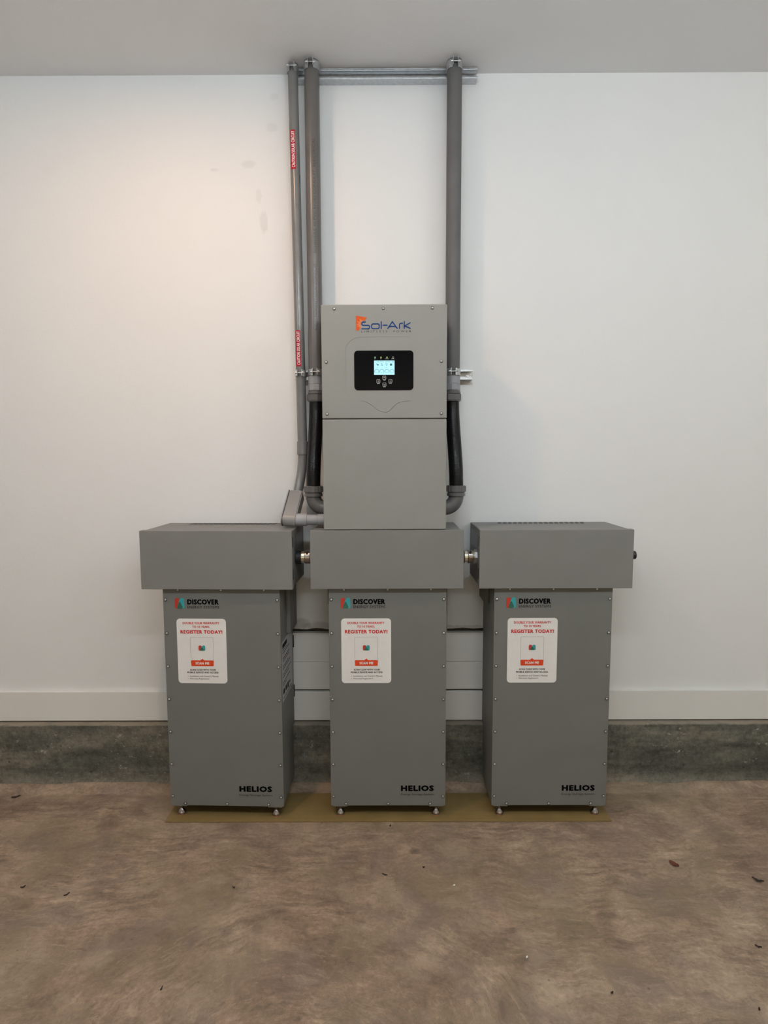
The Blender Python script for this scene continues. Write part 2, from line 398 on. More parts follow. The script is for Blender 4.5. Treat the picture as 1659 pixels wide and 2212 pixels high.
# foundation stem wall with a rough face
bm = bmesh.new(); nx, nz = 330, 16
from mathutils import noise as mn
def cur(x, z, k):
    return .0028*mn.noise(Vector((x*9, z*14, k)))+.0018*mn.noise(Vector((x*35, z*40, k)))
rows = []
prof = [(.12, .2900), (-.02, .2900), (-.046, .2895), (-.052, .286)]+[(-.054, .28-.262*k/nz) for k in range(1, nz+1)]
for (y, z) in prof:
    fl = max(0, (.075-z)/.06) if z < .075 else 0
    rows.append([bm.verts.new((-XW+2*XW*k/nx, y+(cur(k*2*XW/nx, z, 1)*(1 if y < -.03 else 0))-.006*fl*fl, z+(cur(k*2*XW/nx, z, 5)*.6 if -.06 < y < -.03 else 0))) for k in range(nx+1)])
for a, b in zip(rows, rows[1:]):
    for k in range(nx): bm.faces.new((a[k+1], a[k], b[k], b[k+1]))
struct('trim_3', bm, m_curb, True)['label'] = 'rough grey concrete foundation ledge below the baseboard'

# downlight fixtures around the lamps
bm = bmesh.new(); sweep(bm, [(0, 0, .0), (0, 0, -.010), (0, 0, -.014)], [.095, .095, .086], 40)
dl0 = None
for i, (lx, ly, pw, lc) in enumerate(LAMPS):
    if i == 0:
        r = thing('ceiling_downlight', 'round white downlight on the ceiling in front of the equipment', 'ceiling light', (lx, ly, HC), 0, 'garage downlights')
        finish('trim_ring', bm, m_trim, r, True); dl0 = r
    else:
        r = copy_tree(dl0); r.location = (lx, ly, HC)
        r['label'] = 'round white downlight near the right wall above the back of the garage'
for i, (lx, ly, st, lc) in enumerate(FILL_TUBES):  # unseen fixtures added for their cool fill light
    r = thing('added_fill_tube', ('added white fill tube, out of view above and left of the camera', 'added white fill tube, out of view straight above the camera', 'added white fill tube, out of view above and right of the camera')[i], 'ceiling light', (lx, ly, HC), 0, 'added fill tubes')
    bm = bmesh.new(); bx(bm, -.64, .64, -.022, .022, -.345, -.320, .006); finish('housing', bm, m_trim, r)
    for sx in (-1, 1):
        bm = bmesh.new(); bx(bm, sx*.625-.008, sx*.625+.008, -.018, .018, -.405, -.344, .003); finish('lamp_holder', bm, m_trim, r)
        bm = bmesh.new(); cyl(bm, (sx*.5, 0, -.321), (sx*.5, 0, -.0005), .0025, seg=8); finish('hanging_rod', bm, m_steel, r)
    bm = bmesh.new(); cyl(bm, (-.615, 0, -.382), (.615, 0, -.382), .019, seg=12); finish('tube', bm, emissive('fill_tube_glow_%d' % i, lc, st), r, True)

# ================================================================== BATTERY CABINETS
WC, YC = .4638, -.281
ZB = .0548-.008                       # cabinet underside above its root (root sits on the pad, z = .008)
def oz(z): return z-.008
def screw_mesh(kind='flat'):
    bm = bmesh.new()
    sweep(bm, [(0, -.0004, 0), (0, -.0010, 0), (0, -.0012, 0)], [.0062, .0062, .0050], 20, mi=1)
    sweep(bm, [(0, -.0010, 0), (0, -.0022, 0), (0, -.0032, 0), (0, -.0036, 0)], [.0044, .0042, .0030, .0012], 16, mi=0)
    sweep(bm, [(0, -.0034, 0), (0, -.00375, 0)], [.0011, .0011], 6, mi=1)
    return bm
_s = finish('screw', screw_mesh(), [m_screw, m_dark], None, True); SCREW = _s.data; bpy.data.objects.remove(_s)
def screw(x, y, z, parent, sc=1.0):
    o = bpy.data.objects.new('screw', SCREW); C.objects.link(o); o.parent = parent; o.location = (x, y, z); o.scale = (sc, sc, sc); return o
def emblem(bm, x0, z0, w_, h, y):
    """two leaning rounded petals with their overlap: red left, teal right, green below"""
    def petal(cx, tx, r):   # hull of circles: bottom wide, top narrow
        return None
    def hull(cs, n=20):
        pts = []
        for (cx, cz, r) in cs:
            pts += [(cx+r*math.cos(2*math.pi*k/n), cz+r*math.sin(2*math.pi*k/n)) for k in range(n)]
        pts = sorted(set((round(a, 6), round(b, 6)) for a, b in pts))
        def half(ps):
            o = []
            for p in ps:
                while len(o) > 1 and (o[-1][0]-o[-2][0])*(p[1]-o[-2][1])-(o[-1][1]-o[-2][1])*(p[0]-o[-2][0]) <= 0: o.pop()
                o.append(p)
            return o[:-1]
        return half(pts)+half(pts[::-1])
    S = lambda a: [(x0+p[0]*w_, z0+p[1]*h) for p in a]
    red = hull([(.24, .76, .24), (.17, .17, .17), (.62, .16, .15), (.33, .66, .24)])
    teal = hull([(.76, .76, .24), (.83, .17, .17), (.38, .16, .15), (.67, .66, .24)])
    gr = hull([(.36, .15, .15), (.64, .15, .15), (.5, .52, .10)])
    poly(bm, S(red), y, .0003, 0); poly(bm, S(teal), y-.0002, .0003, 1); poly(bm, S(gr), y-.0004, .0003, 2)

def make_cabinet():
    h = WC/2
    r = thing('battery_cabinet', 'grey steel battery cabinet', 'battery cabinet', (.0096, YC, .008))
    bm = bmesh.new(); bx(bm, -h+.001, h-.001, .0025, .262, ZB, oz(.9540), .002); finish('body', bm, m_cab, r, False)
    bm = bmesh.new(); bx(bm, -h, h, .0, .003, ZB+.0003, oz(.9535), .0012); finish('front_panel', bm, m_cab, r)
    for s in (-1, 1):
        for k in range(7): screw(s*(h-.0105), -.0002, oz(.0955+.1354*k), r)
    for x in (-.1712, .0, .1700):
        screw(x, -.0002, oz(.0640), r); screw(x, -.0002, oz(.9475), r)
    # logo top left
    bm = bmesh.new(); emblem(bm, -.1841, oz(.8728), .0379, .0428, -.0008); finish('emblem', bm, [m_ered, m_eteal, m_egreen], r)
    finish('lettering', text_bm('DISCOVER', -.1350, -.0095, oz(.8890), oz(.9105), -.0007, .075), m_print, r)
    finish('lettering', text_bm('ENERGY SYSTEMS', -.1350, -.0080, oz(.8738), oz(.8845), -.0007, .025, 1.06), m_print2, r)
    finish('lettering', text_bm('HELIOS', .0516, .1848, oz(.1170), oz(.1418), -.0007, .09), m_print, r)
    finish('lettering', text_bm('Energy Storage System', .0516, .1849, oz(.0975), oz(.1075), -.0007, .0), m_print2, r)
    # sticker (local to its own object)
    st = finish('warranty_sticker', (lambda b: (poly(b, rrect(-.0985, .0985, -.1315, .1315, .014), 0, .0004), b)[1])(bmesh.new()), m_white, r)
    st.location = (-.0849, -.0006, oz(.7008)); st['label'] = 'white warranty sticker with red print'
    Y = -.0004
    def L(s, x0, x1, z0, z1, m, b=0.0): return finish('lettering', text_bm(s, x0, x1, z0, z1, Y, b), m, st)
    L('DOUBLE YOUR WARRANTY', -.074, .072, .1090, .1185, m_red, .04)
    L('TO 10 YEARS.', -.036, .035, .0945, .1035, m_red, .04)
    L('REGISTER TODAY!', -.084, .084, .0710, .0855, m_red, .07)
    L('SCAN CODE WITH YOUR', -.050, .053, -.0795, -.0725, m_print, .035)
    L('MOBILE DEVICE AND ACCESS:', -.062, .065, -.0905, -.0835, m_print, .035)
    L("\u2022  Installation and Owner's Manual,", -.060, .064, -.1065, -.0985, m_print2, .0)
    L('\u2022  Warranty Registration', -.060, .026, -.1175, -.1095, m_print2, .0)
    bm = bmesh.new()     # thin frame with the orange banner
    fr = rrect(-.0455, .0455, -.0500, .0560, .004)
    ribbon(bm, fr+[fr[0]], .0006, Y, 0, False)
    finish('frame_line', bm, m_print2, st)
    bm = bmesh.new(); poly(bm, rrect(-.0450, .0450, -.0610, -.0375, .003), Y-.0001, .0004); poly(bm, [(-.0085, -.0380), (.0085, -.0380), (.0, -.0310)], Y-.0001, .0004)
    bn = finish('banner', bm, m_orange, st)
    L('SCAN ME', -.0275, .0275, -.0545, -.0440, m_white, .065).location = (0, -.0002, 0)
    bm = bmesh.new(); emblem(bm, -.0135, .0020, .027, .0215, Y-.0001); finish('emblem', bm, [m_ered, m_eteal, m_egreen], st)
    # mounting blocks on both flanks
    for s, z0 in ((1, .738), (-1, .858)):
        bm = bmesh.new(); x0, x1 = sorted((s*(h-.0009), s*(h+.0155)))
        bx(bm, x0, x1, .126, .272, oz(z0), oz(.9530), .0015); finish('mounting_block', bm, m_cab, r)
    for s in (-1, 1):
        for z0 in (.405, .63):
            bm = bmesh.new(); x0, x1 = sorted((s*(h-.012), s*(h+.0010))); bx(bm, x0, x1, .2680, .274, oz(z0), oz(z0+.055), .002); finish('rear_bracket', bm, m_dark, r)
    # levelling feet
    for fx in (-.1955, .1955):
        for fy in (.021, .235):
            bm = bmesh.new()
            sweep(bm, [(0, 0, .002), (0, 0, .006), (0, 0, .012), (0, 0, .0245), (0, 0, .0265)], [.0165, .0170, .0158, .0072, .0052], 28)
            f = finish('levelling_foot', bm, m_steel, r, True); f.location = (fx, fy, 0)
            bm = bmesh.new(); cyl(bm, (0, 0, .0), (0, 0, .0028), .0172, seg=28, ch=.0006); finish('foot_base', bm, m_copper, f, True)
            bm = bmesh.new(); cyl(bm, (0, 0, .0262), (0, 0, ZB-.0002), .0034, seg=14); cyl(bm, (0, 0, .0268), (0, 0, .0298), .0062, seg=6); finish('stem', bm, m_steel, f, True)
    # corner lips under the panel
    for fx in (-.1955, .1955):
        bm = bmesh.new(); bx(bm, fx-.029, fx+.029, .001, .040, ZB-.0040, ZB+.0005, .001); finish('foot_plate', bm, m_cab, r)
    return r
cabC = make_cabinet()
cabL = copy_tree(cabC); cabR = copy_tree(cabC)
cabL.location = (-.6446, YC, .008); cabL.rotation_euler = (0, 0, math.radians(-1.8)); cabR.location = (.6603, YC, .008)
for r, dx in ((cabL, -.0824+.0), (cabR, -.0793)):
    for ch in r.children:
        if ch.name.startswith('warranty_sticker'): ch.location.x = dx
for r, l in ((cabC, 'grey steel battery cabinet in the middle, directly under the wall inverter'),
             (cabL, 'grey steel battery cabinet left of the other two, rating label on its right flank'),
             (cabR, 'grey steel battery cabinet standing right of the other two on the ochre board')):
    r['label'] = l; r['group'] = 'battery cabinets'
# rating plate on the right flank of the left cabinet
h = WC/2
def flank(y, z): return (y+.281, z-.008)
bm = bmesh.new(); bx(bm, h-.0010, h+.0004, .022, .232, oz(.482), oz(.728), .0003)
lab = finish('rating_label', bm, simple('silver_label', (.42, .42, .43), .4, .2), cabL); lab['label'] = 'silver rating label with black print'
bm = bmesh.new(); xl = h+.0006
def xr(bm, y0, y1, z0, z1):
    bm.faces.new([bm.verts.new((xl, a, b)) for a, b in ((y0, z0), (y1, z0), (y1, z1), (y0, z1))])
xr(bm, .030, .120, oz(.700), oz(.718)); zz = .690
for k in range(14):
    if k % 3 != 2: xr(bm, .030, .030+random.uniform(.06, .18), oz(zz), oz(zz+.0035))
    zz -= .011
xr(bm, .032, .060, oz(.510), oz(.532)); xr(bm, .075, .100, oz(.510), oz(.532)); xr(bm, .115, .140, oz(.505), oz(.530)); xr(bm, .150, .180, oz(.515), oz(.522)); xr(bm, .032, .20, oz(.492), oz(.496))
finish('label_print', bm, m_print, lab)

# ================================================================== WIRING BOXES on the cabinets
def make_wbox():
    r = thing('wiring_box', 'grey box', 'wiring box', (.0075, -.3034, .9547)); HW, H, D = .297, .2293, .2945
    bm = bmesh.new(); bx(bm, -HW+.0050, HW-.0050, .0305, D, .0008, H-.0018, .004, 3); finish('body', bm, m_box, r)
    bm = bmesh.new(); bx(bm, -HW, HW, 0, .031, .0, H, .0016); finish('front_cover', bm, m_box, r)
    bm = bmesh.new(); zt = H-.0018
    n = 17; x0 = -.186; p = .372/n
    for k in range(n):
        a = x0+k*p
        vs = [(a, .222, zt+.0006), (a+p*.66, .222, zt+.0006), (a+p*.66+.010, .278, zt+.0006), (a+.010, .278, zt+.0006)]
        bm.faces.new([bm.verts.new(v) for v in vs])
        bm.faces.new([bm.verts.new((v[0], v[1], zt-.0005)) for v in vs][::-1])
    finish('vent_slots', bm, simple('vent_shadow', (.05, .048, .045), .7), r)
    for s in (-1, 1):
        for z0 in (.163, .037):
            bm = bmesh.new(); a, b = sorted((s*(HW-.0005), s*(HW+.0003))); bx(bm, a, b, .010, .024, z0, z0+.040); finish('side_slot', bm, m_dark, r)
        bm = bmesh.new(); a, b = sorted((s*(HW-.0053), s*(HW-.0044))); bx(bm, a, b, .085, .265, .140, .205, .0002); finish('side_plate', bm, m_nut, r)
    return r
bC = make_wbox(); bL = copy_tree(bC); bR = copy_tree(bC)
bL.location = (-.6545, -.3034, .9547); bL.rotation_euler = (0, 0, math.radians(-1.8)); bR.location = (.6623, -.3034, .9547)
for r, l in ((bC, 'wide grey box on the middle cabinet, right below the inverter'), (bL, 'wide grey vented box on top of the left cabinet, conduit body above its corner'),
             (bR, 'wide grey vented box on top of the right cabinet, black bushing on its right end')):
    r['label'] = l; r['group'] = 'wiring boxes on the cabinets'
bm = bmesh.new(); cyl(bm, (.2895, .053, .1215), (.3262, .053, .1215), .0165, ch=.002, seg=28); finish('bushing', bm, m_black, bR, True)

# ================================================================== INVERTER
IY = -.295
inv = thing('inverter', 'grey wall-mounted solar inverter with orange and blue logo and small lit screen', 'inverter', (0, IY, 1.1862))
def iz(z): return z-1.1862
bm = bmesh.new(); bx(bm, -.226, .226, .02, .290, iz(1.193), iz(2.026), .004); finish('housing', bm, m_nut, inv)
bm = bmesh.new(); bx(bm, -.236, .236, 0, .125, iz(1.6112), iz(2.0320), .0035, 3); uc = finish('upper_cover', bm, m_inv, inv)
bm = bmesh.new(); bx(bm, -.236, .236, .0004, .125, iz(1.1862), iz(1.6078), .003, 3); finish('lower_cover', bm, m_inv, inv)
for x, z in ((-.1864, 2.0161), (-.0029, 2.017), (.1805, 2.0179), (-.2183, 1.8209), (.2144, 1.8226), (-.2173, 1.6276), (.2154, 1.6294)): screw(x, -.0002, iz(z), inv, .92)
# pressed outlines in the upper cover
bm = bmesh.new()
outl = [(.1005, 0, iz(1.9137)), (-.09, 0, iz(1.9137))]+[(-.09+.056*math.cos(math.radians(a)), 0, iz(1.8577)+.056*math.sin(math.radians(a))) for a in range(100, 181, 10)]+[(-.146, 0, iz(1.70))]
sweep(bm, outl, [.0004]+[.0009]*(len(outl)-2)+[.0003], 8)
finish('embossed_line', bm, m_inv, uc, True)
bm = bmesh.new(); vv = [(775, 866), (784, 866.5), (793, 869), (801, 873.5), (809, 879), (816, 885), (824, 889), (831, 890), (837, 889.5), (843, 885), (850, 878), (858, 871), (868, 867.5), (878, 866), (888, 865.5)]
sweep(bm, [((px-830.5)*.001745, 0, iz(1.6354)+(890-py)*.001745) for px, py in vv], [.0005]+[.0014]*13+[.0005], 8)
finish('embossed_line', bm, m_inv, uc, True)
# logo
bm = bmesh.new(); Y = -.0006
Wl = lambda cx, cy: (-.0855+(cx-245)/1255*.1847, iz(1.9706)-(cy-225)/207*.0285)
fan = [(108, 75), (380, 122), (352, 190), (330, 205), (270, 215), (235, 262), (228, 330), (236, 372), (180, 470), (105, 472)]
poly(bm, [Wl(*p) for p in fan], Y, .0004)
finish('sun_mark', bm, m_sun, uc)
bm = bmesh.new(); random.seed(3)
for k in range(17):
    a = math.radians(84+k*10.2); c0 = (282, 292); r0 = 68; r1 = random.uniform(95, 160)
    if k < 2: r1 = 90
    p = Wl(c0[0]+r0*math.cos(a), c0[1]-r0*math.sin(a)); q = Wl(c0[0]+r1*math.cos(a), c0[1]-r1*math.sin(a))
    ribbon(bm, [p, q], .0007, Y-.0004, 0, False)
finish('sun_rays', bm, m_ray, uc)
def arcc(cx, cy, rx, ry, a0, a1, n=6): return [(cx+rx*math.cos(math.radians(a0+(a1-a0)*k/n)), cy-ry*math.sin(math.radians(a0+(a1-a0)*k/n))) for k in range(n+1)]
S = [[(352, 245), (310, 245)]+arcc(300, 288, 40, 43, 95, 175)+arcc(300, 292, 40, 40, 190, 262)+[(410, 334)]+arcc(412, 378, 46, 44, 85, 0)+arcc(412, 382, 46, 44, -5, -85)+[(258, 426)],
     arcc(668, 330, 30, 34, 0, 90, 4)+arcc(540, 330, 30, 34, 90, 180, 4)+arcc(540, 388, 30, 36, 180, 270, 4)+arcc(668, 388, 30, 36, 270, 360, 4)+[(698, 330)],
     [(752, 240), (752, 426)], [(800, 332), (900, 332)],
     [(915, 422), (1035, 240), (1160, 422)], [(960, 364), (1120, 364)],
     [(1215, 424), (1215, 330)]+arcc(1262, 325, 47, 42, 170, 95, 4)+[(1290, 283)],
     [(1338, 236), (1338, 422)], [(1490, 272), (1350, 352), (1490, 420)]]
bm = bmesh.new()
for k, st_ in enumerate(S): ribbon(bm, [Wl(*p) for p in st_], .0037, Y-.0006-.00016*k)
finish('lettering', bm, m_blue, uc)
finish('lettering', text_bm('LIMITLESS  POWER', -.0852, .1010, iz(1.9296), iz(1.9366), Y, .0, 1.7), m_print2, uc)
# display panel
bm = bmesh.new(); poly(bm, rrect(-.1133, .1098, iz(1.7164), iz(1.8632), .014, 8), -.0014, .0016); dp = finish('display_panel', bm, m_gloss, inv)
bm = bmesh.new(); poly(bm, rrect(-.0385, .0385, iz(1.7736), iz(1.8262), .0006, 2), -.0018, .0006); finish('screen', bm, m_scr, dp)
bm = bmesh.new(); Y = -.0021
for k in range(4):
    cx = -.0283+.0190*k; ribbon(bm, ring_arc(cx, iz(1.7862), .0079, -35, 215, 14), .0011, Y, 0, False)
def px(u, v): return ((u-829.5)/160*.2791*.1/.1*0+(-.0385+(u-600)/457*.0770), iz(1.8262)-(v-358)/318*.0526)
for a, b in (((655, 430), (700, 465)),): pass
def blk(u0, v0, u1, v1, mi=0): a = px(u0, v0); b = px(u1, v1); poly(bm, [(a[0], b[1]), (b[0], b[1]), (b[0], a[1]), (a[0], a[1])], Y, .0002, mi)
blk(672, 440, 702, 468); ribbon(bm, ring_arc(*px(662, 440), .0022, 0, 360, 10), .0008, Y, 0, False)
ribbon(bm, [px(755, 470), px(775, 420), px(797, 470)], .0008, Y); blk(758, 440, 792, 445); blk(764, 424, 786, 428); blk(750, 468, 800, 472)
ribbon(bm, ring_arc(*px(877, 440), .0036, -40, 220, 12), .0010, Y, 0, False); blk(868, 452, 886, 458); blk(872, 462, 882, 472)
blk(955, 432, 1003, 472, 1); blk(962, 426, 970, 433, 1); blk(988, 426, 996, 433, 1)
ribbon(bm, ring_arc(*px(1018, 390), .0022, 0, 360, 10), .0007, Y, 0, False)
ribbon(bm, [px(625, 395), px(645, 388)], .0008, Y)
for u, v in ((670, 505), (877, 505), (980, 510)): blk(u-8, v-2, u+8, v+2)
for k in range(4): u = 660+k*112; blk(u-10, 620, u+10, 625)
finish('screen_icons', bm, [m_scrd, m_scrg], dp)
finish('lettering', text_bm('2024/01/12  Sun', *[px(668, 0)[0], px(968, 0)[0]], px(0, 393)[1], px(0, 381)[1], Y), m_scrd, dp) if False else None
bm = bmesh.new(); blk(668, 384, 830, 389); blk(850, 384, 968, 389); blk(950, 418, 996, 422); finish('screen_heading', bm, m_scrd, dp)
Y = -.0018
for k, (u, m) in enumerate(((623, m_ledg), (756, m_ledy), (889, m_ledy), (1023, m_wprint))):
    bm = bmesh.new(); c = px(u, 288)
    if k < 3: poly(bm, ring_arc(c[0], c[1], .0030, 0, 330, 11), Y, .0003); nm = 'indicator_light'
    else: nm = 'indicator_light'; ribbon(bm, ring_arc(c[0], c[1], .0032, 0, 360, 14), .0007, Y, 0, False)
    o = finish(nm, bm, m, dp)
    bm = bmesh.new(); wd = (.0026, .0026, .0070, .0056)[k]; z0 = px(0, 322)[1]
    n = max(2, int(wd/.0012))
    for q in range(n): xx = c[0]-wd+2*wd*q/n; poly(bm, [(xx, z0-.0008), (xx+2*wd/n*.7, z0-.0008), (xx+2*wd/n*.7, z0+.0008), (xx, z0+.0008)], Y, .0002)
    finish('caption', bm, m_wprint, dp)
for u, v in ((828, 742), (695, 820), (965, 818), (830, 895)):
    c = px(u, v); bm = bmesh.new(); q = rrect(c[0]-.0060, c[0]+.0060, c[1]-.0060, c[1]+.0060, .0018, 4)
    ribbon(bm, q+[q[0]], .0011, Y, 0, False)
    g = {(828, 742): [(-.0026, -.0012), (0, .0024), (.0026, -.0012)], (830, 895): [(-.0026, .0012), (0, -.0024), (.0026, .0012)], (695, 820): [(.0018, .0026), (-.0018, 0), (.0018, -.0026)], (965, 818): [(.0026, .002), (.0026, -.001), (-.0026, -.001), (-.001, .001)]}[(u, v)]
    ribbon(bm, [(c[0]+a, c[1]+b) for a, b in g], .0010, Y)
    for k in range(3): poly(bm, [(c[0]-.0048+k*.0034, c[1]-.0096), (c[0]-.0023+k*.0034, c[1]-.0096), (c[0]-.0023+k*.0034, c[1]-.0080), (c[0]-.0048+k*.0034, c[1]-.0080)], Y, .0002)
    finish('button', bm, m_wprint, dp)
# isolator switch with a red mark on the left flank
bm = bmesh.new(); bx(bm, -.2500, -.2262, .15, .24, iz(1.33), iz(1.46), .004); sw = finish('isolator_switch', bm, m_black, inv)
bm = bmesh.new(); bx(bm, -.2490, -.2430, .142, .1502, iz(1.335), iz(1.345), .001); finish('red_mark', bm, m_redc, sw)

# ================================================================== STRUT CHANNELS
def strut(name, label, x0, x1, z0, z1, d=.041, bolts=()):
    r = thing(name, label, 'strut channel', ((x0+x1)/2, 0, z0), 0, None); hx = (x1-x0)/2; H = z1-z0; t = .0025
    bm = bmesh.new()
    bx(bm, -hx, hx, -t, 0, 0, H); bx(bm, -hx, hx, -d, -t, 0, t, .0004); bx(bm, -hx, hx, -d, -t, H-t, H, .0004)
    for (a, b) in ((t, .0092), (H-.0092, H-t)): bx(bm, -hx, hx, -d, -d+t, a, b, .0006)
    for a in (.0068, H-.0092): bx(bm, -hx, hx, -d+t, -d+.0085, a, a+.0024)
    finish('channel', bm, m_galv, r)
    for x in bolts:
        bm = bmesh.new(); cyl(bm, (0, -t, 0), (0, -t-.004, 0), .0095, seg=24); cyl(bm, (0, -t-.004, 0), (0, -t-.010, 0), .0068, seg=6)
        b = finish('bolt', bm, m_galv, r, True); b.location = (x, 0, H/2)
    return r
strut('strut_channel', 'long galvanised strut channel just below the ceiling carrying three pipes', -.368, .3765, 2.9722, 3.0135)
strut('strut_channel', 'short galvanised strut channel right of the inverter with a bolt inside', .242, .3695, 1.786, 1.8285, bolts=(.045,))
strut('strut_channel', 'short galvanised strut channel left of the inverter behind the pipes', -.3745, -.242, 1.786, 1.8285, bolts=(-.056,))

# ================================================================== CONDUITS
def hexn(bm, z0, z1, r, x, y, n=8, rot=0):
    vs = []
    for z, rr in ((z0, r*.97), (z0+.0012, r), (z1-.0012, r), (z1, r*.97)):
        vs.append([bm.verts.new((x+rr*math.cos(2*math.pi*(k+rot)/n), y+rr*math.sin(2*math.pi*(k+rot)/n), z)) for k in range(n)])
    for a, b in zip(vs, vs[1:]):
        for k in range(n): bm.faces.new((a[k], a[(k+1) % n], b[(k+1) % n], b[k]))
    bm.faces.new(vs[0][::-1]); bm.faces.new(vs[-1])
def bez(p, n):
    p = [Vector(q) for q in p]; o = []
    for k in range(n+1):
        t = k/n; a = [p[i].lerp(p[i+1], t) for i in range(3)]; b = [a[i].lerp(a[i+1], t) for i in range(2)]; o.append(b[0].lerp(b[1], t))
    return o
def big_conduit(s, xt, xb, label, text):
    PY = -.0735; r = thing('conduit', label, 'conduit', (xt, PY, 1.24)); X = xt
    Zb = 1.24
    T = lambda v: (v[0]-X, v[1]-PY, v[2]-Zb)
    bm = bmesh.new(); cyl(bm, T((xt, PY, 1.795)), T((xt, PY, HC-.0003)), .0298, seg=40); pipe = finish('pipe', bm, m_pvcd if s < 0 else m_pvcm, r, True)
    bm = bmesh.new(); cyl(bm, T((xt, PY, 1.764)), T((xt, PY, 1.7960)), .0318, seg=40, ch=.0015); finish('adapter', bm, m_pvcl, r, True)
    bm = bmesh.new(); hexn(bm, 1.738-Zb, 1.7638-Zb, .0335, 0, 0, 10, .25); finish('adapter_nut', bm, m_pvcl, r)
    bm = bmesh.new(); cyl(bm, T((xt, PY, 1.7335)), T((xt, PY, 1.7376)), .0305, seg=36); cyl(bm, T((xt, PY, 1.7240)), T((xt, PY, 1.7333)), .0340, seg=36, ch=.001); finish('flange', bm, m_nut, r, True)
    bm = bmesh.new(); hexn(bm, 1.6975-Zb, 1.7225-Zb, .0395, 0, 0, 8, .3); cyl(bm, T((xt, PY, 1.6935)), T((xt, PY, 1.6975)), .0345, seg=36); finish('lock_nut', bm, m_nut, r)
    path = bez([(xt, PY, 1.700), (xt, PY, 1.58), (xb, -.153, 1.47), (xb, -.155, 1.345)], 520)
    bm = bmesh.new(); sweep(bm, [T(p) for p in path], [.0284+(.00035 if k % 4 in (1, 2) else -.00035) for k in range(521)], 28); finish('flexible_section', bm, m_flex, r, True)
    Q = (xb, -.155)
    bm = bmesh.new(); cyl(bm, T((*Q, 1.3225)), T((*Q, 1.3490)), .0385, seg=36, ch=.002)
    for k in range(18):
        a = 2*math.pi*k/18; v = Vector(T((*Q, 0))); c = Vector((v.x+.0385*math.cos(a), v.y+.0385*math.sin(a), 0))
        bx(bm, c.x-.0016, c.x+.0016, c.y-.0016, c.y+.0016, 1.325-Zb, 1.347-Zb, .0006, 1)
    finish('elbow_nut', bm, m_nut, r, True)
    bm = bmesh.new(); cyl(bm, T((*Q, 1.3185)), T((*Q, 1.3222)), .034, seg=36, mi=0); cyl(bm, T((*Q, 1.3060)), T((*Q, 1.3183)), .0368, seg=36, ch=.0015); finish('elbow_collar', bm, m_nut, r, True)
    R_ = .048; ce = (xb-s*R_, 1.3062); pts = [(xb, -.155, 1.306)]
    pts += [(ce[0]+s*R_*math.cos(math.radians(a)), -.155, ce[1]-R_*math.sin(math.radians(a))) for a in range(0, 91, 9)]
    pts += [(s*.2366, -.155, ce[1]-R_)]
    bm = bmesh.new(); sweep(bm, [T(p) for p in pts], .0305, 32); finish('elbow', bm, m_nut, r, True)
    if text:   # faint manufacturer's print running up the pipe
        bm = bmesh.new()
        for (z0, z1) in ((2.28, 2.72), (1.98, 2.24)):
            b2 = vtext_bm('SCHEDULE 40 PVC RIGID CONDUIT  ELECTRICAL  ' if z0 > 2.2 else 'RIGID NONMETALLIC CONDUIT', z0, z1, -.004, .006, 0)
            slice_x(b2, (-.002, 0, .002, .004))
            for v in b2.verts:
                a = math.asin(max(-1, min(1, (v.co.x+.006)/.0300))); v.co = (.0300*math.sin(a), -.0300*math.cos(a), v.co.z-Zb)
            join(bm, b2)
        finish('pipe_print', bm, simple('faded_print', (.055, .053, .052), .5), pipe)
    return r
big_conduit(-1, -.283, -.2904, 'thick grey conduit left of the inverter, with black flexible section and elbow', True)
big_conduit(1, .2810, .2907, 'thick grey conduit right of the inverter, with black flexible section and elbow', False)

# thin conduit with the two warning labels
XT = -.3595; r = thing('conduit', 'thin grey conduit with two red warning labels, left of both thick ones', 'conduit', (-.35, -.0625, 1.2))
TX = lambda z: -.3447-(z-1.50)*(.0148/1.5)
T = lambda v: (v[0]+.35, v[1]+.0625, v[2]-1.2)
bm = bmesh.new(); cyl(bm, T((TX(1.50), -.0625, 1.50)), T((TX(HC), -.0625, HC-.0003)), .0198, seg=32); pp = finish('pipe', bm, m_pvc, r, True)
bm = bmesh.new(); cyl(bm, T((-.3447, -.0625, 1.4755)), T((-.3447, -.0625, 1.5310)), .0232, seg=32, ch=.0012); finish('coupler', bm, m_pvc, r, True)
bm = bmesh.new(); low = bez([(-.3447, -.0625, 1.48), (-.3450, -.063, 1.41), (-.355, -.075, 1.37), (-.368, -.098, 1.295)], 14)
sweep(bm, [T(p) for p in low], .0196, 28); finish('lower_pipe', bm, m_pvc, r, True)
# conduit body, leaning forward
A = Vector((-.3695, -.089, 1.310)); B = Vector((-.3825, -.198, 1.215)); d = (B-A).normalized(); L = (B-A).length
sx_ = Vector((1, 0, 0)); sx_ = (sx_-d*sx_.dot(d)).normalized(); sn = d.cross(sx_)     # sn: body normal
def slab(bm, w0, w1, hw):
    """stadium outline along d with round lower end, extruded along sx_ from w0 to w1"""
    out = [(-hw, 0), (hw, 0), (hw, L)]+[(hw*math.cos(math.radians(a)), L+hw*math.sin(math.radians(a))) for a in range(15, 180, 15)]+[(-hw, L)]
    t = bmesh.new(); r0 = [t.verts.new(Vector(T(A))+sn*a+d*b+sx_*w0) for a, b in out]; r1 = [t.verts.new(Vector(T(A))+sn*a+d*b+sx_*w1) for a, b in out]
    t.faces.new(r0[::-1]); t.faces.new(r1); n = len(out)
    for k in range(n): t.faces.new((r0[k], r0[(k+1) % n], r1[(k+1) % n], r1[k]))
    bmesh.ops.recalc_face_normals(t, faces=t.faces[:])
    bmesh.ops.bevel(t, geom=[e for e in t.edges if e.calc_face_angle(0) > 1.2], offset=min(.004, (w1-w0)*.3), segments=2, affect='EDGES')
    join(bm, t)
